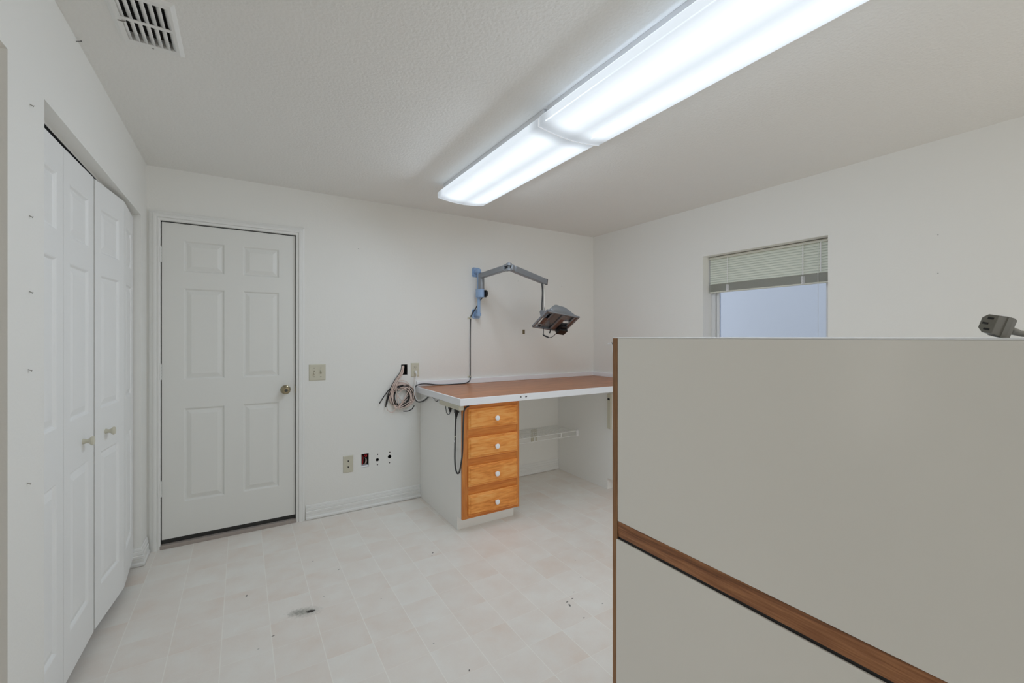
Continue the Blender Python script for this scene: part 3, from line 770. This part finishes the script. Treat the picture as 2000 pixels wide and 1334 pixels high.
for s_, dx in ((1, -.010), (2, .004), (3, -.003), (4, -.006), (8, 0)):
    q = MB(); p = coil(3, .076, .104, s_)
    a0 = p[0]
    q.tube(up(dx, .004*s_) + [(1.040+dx, YB-.03, .89), (1.045, YB-.03, .82), (1.08, YB-.03, .775)] + p[9:], .0033, 7, smooth=4); q.build('pink_cable', 'pink', cc, smooth=True)
for s_, dx in ((5, .006), (6, -.012)):
    q = MB(); p = coil(4, .068, .086, s_)
    q.tube(up(dx, -.004) + [(1.035+dx, YB-.016, .90), (1.048, YB-.014, .83), (1.085, YB-.014, .79)] + p[9:], .0036, 7, smooth=4); q.build('black_cable', 'black', cc, smooth=True)
tails = [([(1.09, YB-.02, .955), (1.028, YB-.025, .942), (.985, YB-.022, .895), (.935, YB-.02, .821)], 'black', .0040),
         ([(1.05, YB-.02, .95), (1.018, YB-.022, .92), (.995, YB-.025, .855), (.985, YB-.022, .789)], 'black', .0048),
         ([(1.06, YB-.02, .94), (1.030, YB-.026, .915), (1.005, YB-.028, .865), (.992, YB-.025, .81)], 'black', .0040),
         ([(1.130, YB-.02, .742), (1.165, YB-.03, .742), (1.197, YB-.035, .755), (1.219, YB-.035, .784)], 'black', .0040),
         ([(.995, YB-.02, .785), (1.005, YB-.02, .757), (1.035, YB-.022, .742), (1.060, YB-.03, .765), (1.068, YB-.035, .85), (1.062, YB-.03, .95), (1.05, YB-.03, .985)], 'pink', .0026),
         ([(1.055, YB-.03, .93), (1.075, YB-.035, .985), (1.12, YB-.035, 1.0), (1.165, YB-.032, .975), (1.195, YB-.03, .93)], 'pink', .0026),
         ([(1.083, YB-.03, .893), (1.09, YB-.035, .86), (1.12, YB-.035, .825), (1.15, YB-.03, .815)], 'pink', .0024),
         ([(1.083, YB-.04, .893), (1.12, YB-.04, .925), (1.17, YB-.035, .935), (1.212, YB-.03, .905), (1.225, YB-.025, .84)], 'pink', .0028),
         ([(1.073, YB-.04, .98), (1.068, YB-.04, .90), (1.085, YB-.04, .83), (1.092, YB-.035, .76)], 'pink', .0028)]
for pts, m, r_ in tails:
    q = MB(); q.tube(pts, r_, 7); q.build(('pink' if m == 'pink' else 'black')+'_cable', m, cc, smooth=True)

# ------------------------------------------------------------------ power strip under the worktop, its cords
ps = thing('power_strip', (1.264, 2.86, .853), 'beige power strip under left edge of worktop with white cord', 'power strip')
q = MB(); q.box(1.246, 1.2835, 2.675, 3.02, .856, .8885); q.build('housing', 'beige', ps, bevel=.003)
for i in range(5): 
    s = MB(); y = 2.73+.058*i; s.box(1.254, 1.276, y-.017, y+.017, .8545, .857); s.build('socket', 'beige_d', ps)
q = MB()
q.tube([(1.237, YB-.026, 1.063), (1.239, YB-.042, 1.050), (1.233, YB-.046, 1.016), (1.222, YB-.044, .963), (1.219, YB-.040, .91), (1.226, YB-.036, .855), (1.250, YB-.036, .823), (1.263, 3.47, .828), (1.268, 3.40, .85), (1.270, 3.33, .877), (1.27, 3.24, .880), (1.268, 3.16, .868), (1.266, 3.06, .876), (1.265, 3.01, .875)], .0042, 8)
q.build('cord', 'white_plastic', ps, smooth=True)
q = MB(); q.box(1.229, 1.247, YB-.028, YB-.0085, 1.052, 1.072); q.lathe((1.238, YB-.026, 1.062), (0, -.55, -.8), [(0, .0075), (.012, .007), (.02, .005), (.024, .0045)], 12); q.build('plug', 'white_plastic', ps, bevel=.002)
# thick black cord hanging in a loop from the strip
bk = thing('black_cord', (1.264, 2.74, .42), 'thick black cord hanging in a long loop beside the drawers', 'cord')
q = MB(); q.tube([(1.263, 2.757, .815), (1.262, 2.765, .74), (1.262, 2.770, .65), (1.262, 2.775, .52), (1.262, 2.768, .455), (1.262, 2.752, .425), (1.262, 2.730, .414), (1.262, 2.702, .432), (1.260, 2.674, .485), (1.26, 2.652, .56), (1.262, 2.645, .68), (1.268, 2.650, .80), (1.290, 2.685, .85), (1.310, 2.690, .872), (1.33, 2.692, .880)], .0056, 10); q.build('cable', 'cable', bk, smooth=True)
q = MB(); q.box(1.250, 1.277, 2.738, 2.764, .828, .856); q.lathe((1.2635, 2.752, .828), (0, .12, -1), [(0, .0125), (.012, .010), (.024, .0085), (.03, .006), (.04, .0058)], 12); q.build('plug', 'black', bk, bevel=.003)
q = MB(); q.cyl((1.262, 2.770, .668), (1.262, 2.772, .642), .0066, 10); q.build('paper_tag', 'beige', bk)
q = MB(); q.cyl((1.262, 2.772, .635), (1.262, 2.773, .622), .0066, 10); q.build('tape_band', 'edge', bk)
bs = thing('small_plug_cord', (1.264, 2.89, .80), 'small black plug and thin cord looped under the power strip', 'cord')
q = MB(); q.tube([(1.262, 2.934, .857), (1.261, 2.932, .84), (1.261, 2.918, .808), (1.262, 2.892, .797), (1.263, 2.868, .806), (1.263, 2.860, .822)], .0028, 8); q.build('cable', 'cable', bs, smooth=True)
q = MB(); q.box(1.252, 1.275, 2.842, 2.872, .842, .856); q.lathe((1.2635, 2.858, .842), (0, .05, -1), [(0, .0115), (.010, .009), (.020, .0065), (.024, .005)], 12); q.build('plug', 'black', bs, bevel=.003)

# beige strip on the right-hand cabinet side
rs = thing('power_strip', (2.748, 2.782, .55), 'beige power strip mounted upright beside the tall cabinet edge under desk', 'power strip')
q = MB(); q.box(2.742, 2.760, 2.760, 2.800, .545, .855); q.build('housing', 'beige', rs, bevel=.003)
MB().box(2.738, 2.742, 2.768, 2.792, .800, .815).build('switch', 'black', rs)

# ------------------------------------------------------------------ exam lamp on the back wall
el = thing('arm_lamp', (1.815, YB, 1.52), 'silver jointed arm lamp on blue wall bracket above the desk', 'lamp')
br = thing('wall_bracket', (1.815, YB, 1.52)); 
def rounded_plate(mb, x0, x1, z0, z1, y0, y1, r_=.014):
    pr = []
    for cx, cz, a0 in ((x1-r_, z1-r_, 0), (x0+r_, z1-r_, 90), (x0+r_, z0+r_, 180), (x1-r_, z0+r_, 270)):
        for k in range(5): a = R(a0+k*22.5); pr.append((cx+r_*math.cos(a), cz+r_*math.sin(a)))
    n = len(pr); mb.add([(x, y0, z) for x, z in pr] + [(x, y1, z) for x, z in pr], [tuple(range(n)), tuple(range(n, 2*n))] + [(i, (i+1) % n, n+(i+1) % n, n+i) for i in range(n)])
bpy.data.objects.remove(br)
PX, PY = 1.806, YB-.072
q = MB()
rounded_plate(q, 1.773, 1.853, 1.903, 1.988, YB-.007, YB); rounded_plate(q, 1.773, 1.853, 1.524, 1.609, YB-.007, YB)
q.cyl((1.806, YB-.005, 1.945), (PX, PY, 1.945), .016, 16); q.obox((PX, YB-.04, 1.556), (.014, 0, 0), (0, .036, 0), (0, 0, .012))
q.cyl((PX, PY, 1.548), (PX, PY, 1.965), .0145, 18)
q.cyl((PX, PY, 1.935), (PX, PY, 1.962), .022, 18); q.cyl((PX, PY, 1.545), (PX, PY, 1.572), .022, 18)
q.build('wall_bracket', 'blue', el, smooth='auto')
for zc in (1.9455, 1.5665):
    for dx in (-.028, .028):
        for dz in (-.030, .030):
            screw(el, 1.813+dx, YB-.007, zc+dz, .0042, 'screw')
AX, AY = 1.812, YB-.108        # sleeve axis beside the post
q = MB(); q.cyl((AX, AY, 1.708), (AX, AY, 1.786), .0265, 24); q.obox((PX+.004, PY-.006, 1.747), (.026, 0, 0), (0, .026, 0), (0, 0, .0385)); q.build('clamp_collar', 'blue', el, bevel=.003, smooth='auto')
q = MB(); q.lathe((AX+.024, AY, 1.745), (1, 0, 0), [(0, .010), (.006, .012), (.008, .032), (.022, .034), (.030, .028), (.033, .012), (.0335, 0)], 24); q.build('clamp_knob', 'black', el, smooth='auto')
q = MB(); q.cyl((AX, AY, 1.790), (AX, AY, 1.915), .027, 24); q.cyl((AX, AY, 1.784), (AX, AY, 1.792), .0285, 24); q.build('sleeve', 'silver', el, smooth='auto')
A0 = Vector((AX, AY, 1.902)); EL = Vector((1.774, 2.885, 1.905)); A2 = Vector((2.262, 3.075, 1.842))
def bar(mb, a, b_, w, h):
    a = Vector(a); b_ = Vector(b_); d = (b_-a).normalized(); s_ = d.cross(Vector((0, 0, 1))).normalized(); u = s_.cross(d)
    mb.obox((a+b_)/2, d*((b_-a).length/2), s_*(w/2), u*(h/2))
d1_ = (EL-A0).normalized()
q = MB(); bar(q, A0 - d1_*.03, EL - d1_*.055, .040, .046); q.build('lower_arm', 'silver', el, bevel=.006, smooth='auto', seg=3)
q = MB(); q.cyl(EL + Vector((0, 0, -.030)), EL + Vector((0, 0, -.012)), .022, 20); q.cyl(EL + Vector((0, 0, .010)), EL + Vector((0, 0, .028)), .022, 20)
bar(q, EL - d1_*.06 + Vector((0, 0, .019)), EL + Vector((0, 0, .019)), .034, .012); bar(q, EL - d1_*.06 + Vector((0, 0, -.021)), EL + Vector((0, 0, -.021)), .034, .012)
q.cyl(EL + Vector((0, 0, -.032)), EL + Vector((0, 0, .032)), .009, 14); q.lathe(EL + Vector((0, 0, .028)), (0, 0, 1), [(0, .012), (.005, .012), (.007, .006), (.007, 0)], 8)
q.build('elbow_joint', 'silver', el, smooth='auto')
d2_ = (A2-EL).normalized()
q = MB(); bar(q, EL + d2_*.062, A2 + d2_*.01, .040, .050); q.build('upper_arm', 'silver', el, bevel=.006, smooth='auto', seg=3)
q = MB(); bar(q, EL + d2_*.012, EL + d2_*.062, .044, .052); q.build('arm_collar', 'silver', el, bevel=.012, smooth='auto', seg=3)
q = MB(); bar(q, A2 + d2_*.006, A2 + d2_*.016, .042, .053); q.build('arm_end_cap', 'cable', el, bevel=.003)
RB = Vector((2.247, 3.069, 1.82))
q = MB(); q.cyl(RB, (2.252, 3.071, 1.545), .009, 14); q.build('drop_rod', 'chrome', el, smooth='auto')
q = MB(); q.tube([(2.218, 3.060, 1.82), (2.224, 3.058, 1.74), (2.219, 3.060, 1.64), (2.221, 3.060, 1.55)], .006, 8); q.build('rod_cable', 'cable', el, smooth=True)
# head: frame plate with hood, tilted so its underside faces the room
Rv = Vector((math.cos(YAW), -math.sin(YAW), 0)); Fv = Vector((math.sin(YAW), math.cos(YAW), 0)); Uv = Vector((0, 0, 1))
C = lambda r_, u, f_: Rv*r_ + Uv*u + Fv*f_
P1 = Vector((0, 0, H_CAM)) + C(.1742, .0777, 3.75)
ux = C(.298, -.045, .165); vx = C(.118, .130, -.175)
LU, LV = ux.length, vx.length; ux.normalize(); vx = (vx - ux*vx.dot(ux)).normalized(); nx_ = ux.cross(vx)
if nx_.dot(Fv) < 0: nx_ = -nx_       # back side, away from the camera
hp = lambda a, b_, n: P1 + ux*(a*LU) + vx*(b_*LV) + nx_*n
q = MB()
def hbox(mb, a0, a1, b0, b1, n0, n1, m=None):
    vs = [hp(a, b_, n) for n in (n0, n1) for b_ in (b0, b1) for a in (a0, a1)]
    mb.add(vs, [(0, 2, 3, 1), (4, 5, 7, 6), (0, 1, 5, 4), (2, 6, 7, 3), (0, 4, 6, 2), (1, 3, 7, 5)], m)
hbox(q, 0, .045, 0, 1, 0, .022); hbox(q, .955, 1, 0, 1, 0, .016); hbox(q, 0, 1, 0, .06, 0, .022); hbox(q, 0, 1, .94, 1, 0, .016)
hbox(q, .20, .235, .06, .94, .002, .014); hbox(q, .86, .90, .06, .94, .002, .014); hbox(q, .045, .235, .20, .25, .002, .012)
q.build('head_frame', 'silver', el, bevel=.004, smooth='auto')
q = MB(); na, nb = 20, 15; rings = []
up_h = (Uv*.92 + nx_*.30).normalized()
def hprof(t):      # hood height along the long side: steep at the left, long fall to the right
    if t < .25: return math.sin(t/.25*math.pi/2)**.7
    if t < .38: return 1
    return (.5+.5*math.cos((t-.38)/.62*math.pi))**.8
def hsec(s_):      # hood height across: low at the back, full height over the upper edge
    if s_ >= 1: return 0
    return min(1, (s_/.62)**.8) if s_ < .97 else (1-s_)/.03
for i in range(na+1):
    t = i/na; a = .13 + .85*t; h_ = .010 + .076*max(0, hprof(t)); ring = []
    for k in range(nb):
        s_ = (k/(nb-1))**.8
        ring.append(hp(a, .03 + .965*s_, .012) + up_h*(h_*hsec(s_)) - nx_*(.032*max(0, 1-abs(t-.35)/(.35 if t < .35 else .65))*max(0, s_-.8)/.2*(1 if s_ < 1 else .2)))
    rings.append(ring)
q.sweep(rings, None); q.add(rings[0], [tuple(range(nb))]); q.add(rings[-1], [tuple(range(nb))])
o = q.build('hood', 'silver', el, smooth='auto'); md = o.modifiers.new('solid', 'SOLIDIFY'); md.thickness = .0015
for (a0, a1, m) in ((.25, .52, 'silver'), (.66, .95, 'mirror')):
    q = MB(); rings = []
    for i in range(9):
        t = i/8; a = a0 + (a1-a0)*t; dep = .010 + .040*math.sin(math.pi*t)
        rings.append([hp(a, b_, dep) for b_ in (.08, .30, .55, .80, .93)])
    q.sweep(rings, None); o = q.build('reflector', m, el, smooth=True, recalc=False); md = o.modifiers.new('solid', 'SOLIDIFY'); md.thickness = .001
for (a0, a1, b0, b1) in ((.10, .25, .26, .62), (.52, .66, .08, .72), (.90, .955, .06, .94)):
    q = MB(); hbox(q, a0, a1, b0, b1, .004, .008); q.build('heat_shield', 'copper', el)
q = MB(); hbox(q, .50, .66, .72, .93, .000, .008); hbox(q, .48, .53, .06, .94, -.004, .006); q.build('cross_bar', 'silver', el)
q = MB(); q.cyl(hp(.72, .50, .022), hp(.90, .55, .022), .011, 14); q.build('bulb', 'white_plastic', el, smooth='auto')
q = MB(); hbox(q, .70, .95, .02, .30, -.034, .012); hbox(q, .72, .90, .30, .42, -.018, .010); q.build('control_box', 'black', el, bevel=.006)
hA = hp(.30, .10, -.002); hB = hp(.70, .10, -.03)
g0 = Vector((0, 0, H_CAM)) + C(.2662, .0126, 3.70); g1 = Vector((0, 0, H_CAM)) + C(.3105, -.0085, 3.68)
q = MB(); q.tube([hA, hA + Vector((0, 0, -.055)) + (g0-hA)*.1, g0 + Uv*.008, g0, (g0+g1)/2, g1, g1 + (hB-g1)*.35 + Vector((0, 0, -.012)), g1 + (hB-g1)*.7 + Vector((0, 0, -.008)), hB], .0028, 8); hd = q.build('handle', 'black', el, smooth=True)
q = MB(); q.cyl(g0, g1, .0068, 12); q.build('grip', 'black', hd, smooth='auto')
q = MB(); q.cyl(hp(.52, .12, 0), hp(.50, .02, -.035), .0055, 10); q.build('knob_stub', 'black', el, smooth='auto')
q = MB(); q.obox(hp(.06, .62, .045), ux*.016, vx*.012, nx_*.03); q.obox(hp(.16, .86, .03), ux*.03, vx*.014, nx_*.014); q.build('swivel_yoke', 'silver', el, bevel=.003)
# lamp cord down the wall, over the worktop and off its left end
q = MB(); q.tube([(1.828, YB-.10, 1.71), (1.818, YB-.06, 1.675), (1.795, YB-.03, 1.615), (1.768, YB-.014, 1.565), (1.757, YB-.008, 1.525), (1.7525, YB-.008, 1.40), (1.7515, YB-.008, 1.2), (1.752, YB-.008, 1.06), (1.751, YB-.010, 1.005), (1.747, YB-.020, .982), (1.732, YB-.027, .958), (1.69, YB-.03, .9425), (1.60, YB-.034, .9405), (1.50, YB-.032, .9405), (1.42, YB-.03, .945), (1.36, YB-.030, .954), (1.30, YB-.034, .960), (1.252, YB-.036, .955), (1.226, YB-.036, .935), (1.222, YB-.036, .88), (1.228, YB-.034, .832), (1.252, YB-.034, .812), (1.266, 3.46, .815), (1.272, 3.38, .84), (1.274, 3.30, .880), (1.272, 3.24, .884), (1.270, 3.17, .868), (1.268, 3.12, .864), (1.266, 3.07, .878), (1.265, 2.935, .886)], .0046, 8, smooth=5)
q.build('power_cord', 'cable', el, smooth=True)
for (x, z, lb) in ((1.748, 1.527, 'small pale clip holding the lamp cord beside the lower blue plate'), (1.746, .998, 'small pale clip holding the lamp cord just above the backsplash')):
    q = MB(); q.box(x-.018, x-.003, YB-.007, YB, z-.006, z+.006); q.box(x-.006, x+.013, YB-.0165, YB-.0125, z-.005, z+.005)
    q.box(x-.006, x-.002, YB-.0165, YB, z-.005, z+.005)
    tag(q.build('cord_clip', 'beige', bevel=.0015), lb, 'cord clip', 'lamp cord clips')

# ------------------------------------------------------------------ small marks on the walls
q = MB(); q.box(2.324, 2.349, YB-.004, YB, 1.384, 1.427); tag(q.build('adhesive_patch', 'patch', bevel=.001), 'tiny brown rectangular patch on the wall left of lamp head', 'patch')
def nail(p, n, ln, lb, grp, m='dark_screw', tilt=(0, 0, 0)):
    q = MB(); p = Vector(p); n = (Vector(n)+Vector(tilt)).normalized(); q.cyl(p - n*.004, p + n*ln, .0012, 8); q.lathe(p + n*ln, n, [(0, .0028), (.001, .0028), (.0012, 0)], 10)
    tag(q.build('nail', m), lb, 'nail', grp)
g_ = 'nails in the strip of wall beside the closet'
for (y, z), w_ in zip([(1.762, 2.018), (1.757, 1.701), (1.756, 1.487), (1.750, 1.267), (1.742, .95)], ['topmost nail', 'second nail from top', 'third nail from top', 'fourth nail from top', 'lowest nail']):
    nail((XL, y, z), (1, 0, 0), .0075, w_ + ' in column on narrow wall left of closet', g_, 'screw', (0, .3, -.5))
nail((XL+.004, 2.16, CE-.012), (1, 0, 0), .012, 'bent dark nail at top of the left wall by the ceiling', None, 'dark_screw', (0, -.3, .2))
for x, z, lb in ((.777, 2.05, 'dark nail hole high on the wall right of door'), (2.273, 1.898, 'dark nail hole on wall under the lamp arm'), (2.81, 1.881, 'dark nail hole on wall right of the lamp arm')):
    nail((x, YB, z), (0, -1, 0), .0012, lb, 'nail holes on the back wall')  # small dark heads standing in for nail holes in the wall
for z, lb in ((1.919, 'upper nail head on right wall beyond the window'), (1.708, 'lower nail head on right wall beyond the window')):
    nail((XR, .775, z), (-1, 0, 0), .0012, lb, 'nail heads on the right wall', 'screw')

# ------------------------------------------------------------------ tall counter cabinet in the foreground
KX, KY, KT = .830, .826, 1.3582
kc_ = thing('counter_cabinet', (1.14, .1, 0), 'tall cream laminate counter cabinet with oak strip filling right foreground', 'cabinet')
ya, yb = -.75, KY
q = MB(); q.box(KX+.004, 1.43, ya, yb-.017, .09, KT-.0028); q.box(KX+.06, 1.43, ya, yb-.03, 0, .09); q.build('carcass', 'cab_lam', kc_)
q = MB(); q.box(KX, 1.45, yb-.0165, yb, 0, KT-.0028, 'cab_lam'); q.build('end_panel', None, kc_)
q = MB(); q.box(KX-.0008, KX+.003, yb-.0165, yb, 0, KT-.0028); q.build('oak_edge', 'strip_z', kc_)
q = MB(); q.box(KX-.0005, 1.45, ya, yb, KT-.0028, KT); q.build('top_sheet', 'edge', kc_, bevel=.0008)
q = MB(); q.box(KX-.0002, KX+.004, ya, yb-.0168, .8795, KT-.0030); q.build('upper_panel', 'cab_lam', kc_, bevel=.001)
q = MB(); prof = [(KX+.004, .879), (KX+.0005, .8785), (KX+.001, .862), (KX+.002, .845), (KX+.003, .8385), (KX+.02, .8385), (KX+.02, .879)]
q.sweep([[(x, y, z) for x, z in prof] for y in (ya, yb-.0168)], None, closed=True); q.build('pull_strip', 'strip_y', kc_)
MB().box(KX+.0035, KX+.006, ya, yb-.0168, .826, .845).build('gap_shade', 'black', kc_)  # black strip painting the shade in the slot below the pull strip
q = MB(); q.box(KX-.0015, KX+.0034, ya, yb-.013, .10, .8325); q.build('lower_panel', 'cab_lam', kc_, bevel=.0012)
q = MB(); n = 14; pr = []
for i in range(n+1):
    a = math.pi*i/n; pr.append((.845+.016*math.cos(a), yb+.012+.016*math.sin(a)))
pr = [(.861, yb)] + pr + [(.829, yb)]
nn = len(pr); q.add([(x, y, 1.3395) for x, y in pr] + [(x, y, 1.3425) for x, y in pr], [tuple(range(nn)), tuple(range(nn, 2*nn))] + [(i, (i+1) % nn, nn+(i+1) % nn, nn+i) for i in range(nn)])
q.box(.829, .861, yb, yb+.003, 1.318, 1.3425)
mt = q.build('mounting_tab', 'edge', kc_); tag(mt, 'small white tab')
q = MB(); q.lathe((.843, yb+.015, 1.3425), (0, 0, 1), [(0, .004), (.0012, .0035), (.0016, 0)], 12); q.build('screw', 'screw', mt)

# grey appliance-cord connector resting on the counter cabinet
gp = thing('cord_connector', (.86, .145, KT), 'grey three slot power cord connector lying on top of tall cabinet', 'plug')
fc = Vector((.846, .1535, 1.3775))
dirb = Vector((.952, -.22, -.15)).normalized()          # face to tail
sd = dirb.cross(Vector((0, 0, 1))).normalized(); upv = sd.cross(dirb)
tw = R(-14); s2 = sd*math.cos(tw) + upv*math.sin(tw); u2 = upv*math.cos(tw) - sd*math.sin(tw)
G = lambda d, s_, u: fc + dirb*d + s2*s_ + u2*u
oct_ = lambda w, h, k: [(-w+k, -h), (w, -h), (w, h), (-w+k, h), (-w, h-k), (-w, -h+k)]
q = MB(); rings = []
for d, w, h, k in ((0, .0076, .0120, .005), (.001, .0080, .0125, .0055), (.018, .0082, .0127, .0055), (.0185, .0095, .0140, .006), (.030, .0098, .0142, .006), (.040, .0090, .0125, .005), (.043, .0060, .0080, .003)):
    rings.append([G(d, s_, u) for s_, u in oct_(w, h, k)])
n = 6
for r0, r1 in zip(rings, rings[1:]):
    for i in range(n): q.quad(r0[i], r0[(i+1) % n], r1[(i+1) % n], r1[i])
q.add(rings[0], [tuple(range(n))]); q.add(rings[-1], [tuple(range(n))])
q.build('connector_body', 'greyplug', gp, bevel=.0012, smooth='auto')
for s_, u in ((.0012, .0074), (-.0022, 0), (.0012, -.0074)):
    q = MB(); q.obox(G(-.0002, s_, u), s2*.0030, u2*.0013, dirb*.0004); q.build('slot', 'black', gp)
q = MB(); q.lathe(G(.042, 0, -.001), dirb, [(0, .0066), (.012, .0058), (.020, .0050), (.030, .0046)], 14)
e0 = G(.070, 0, -.001)
q.tube([e0, e0 + dirb*.03 + Vector((0, 0, .002)), (e0.x+.10, e0.y-.05, KT+.0052), (e0.x+.25, e0.y-.18, KT+.0045), (e0.x+.30, e0.y-.42, KT+.0045)], .0042, 8); q.build('cable', 'greyplug', gp, smooth=True)
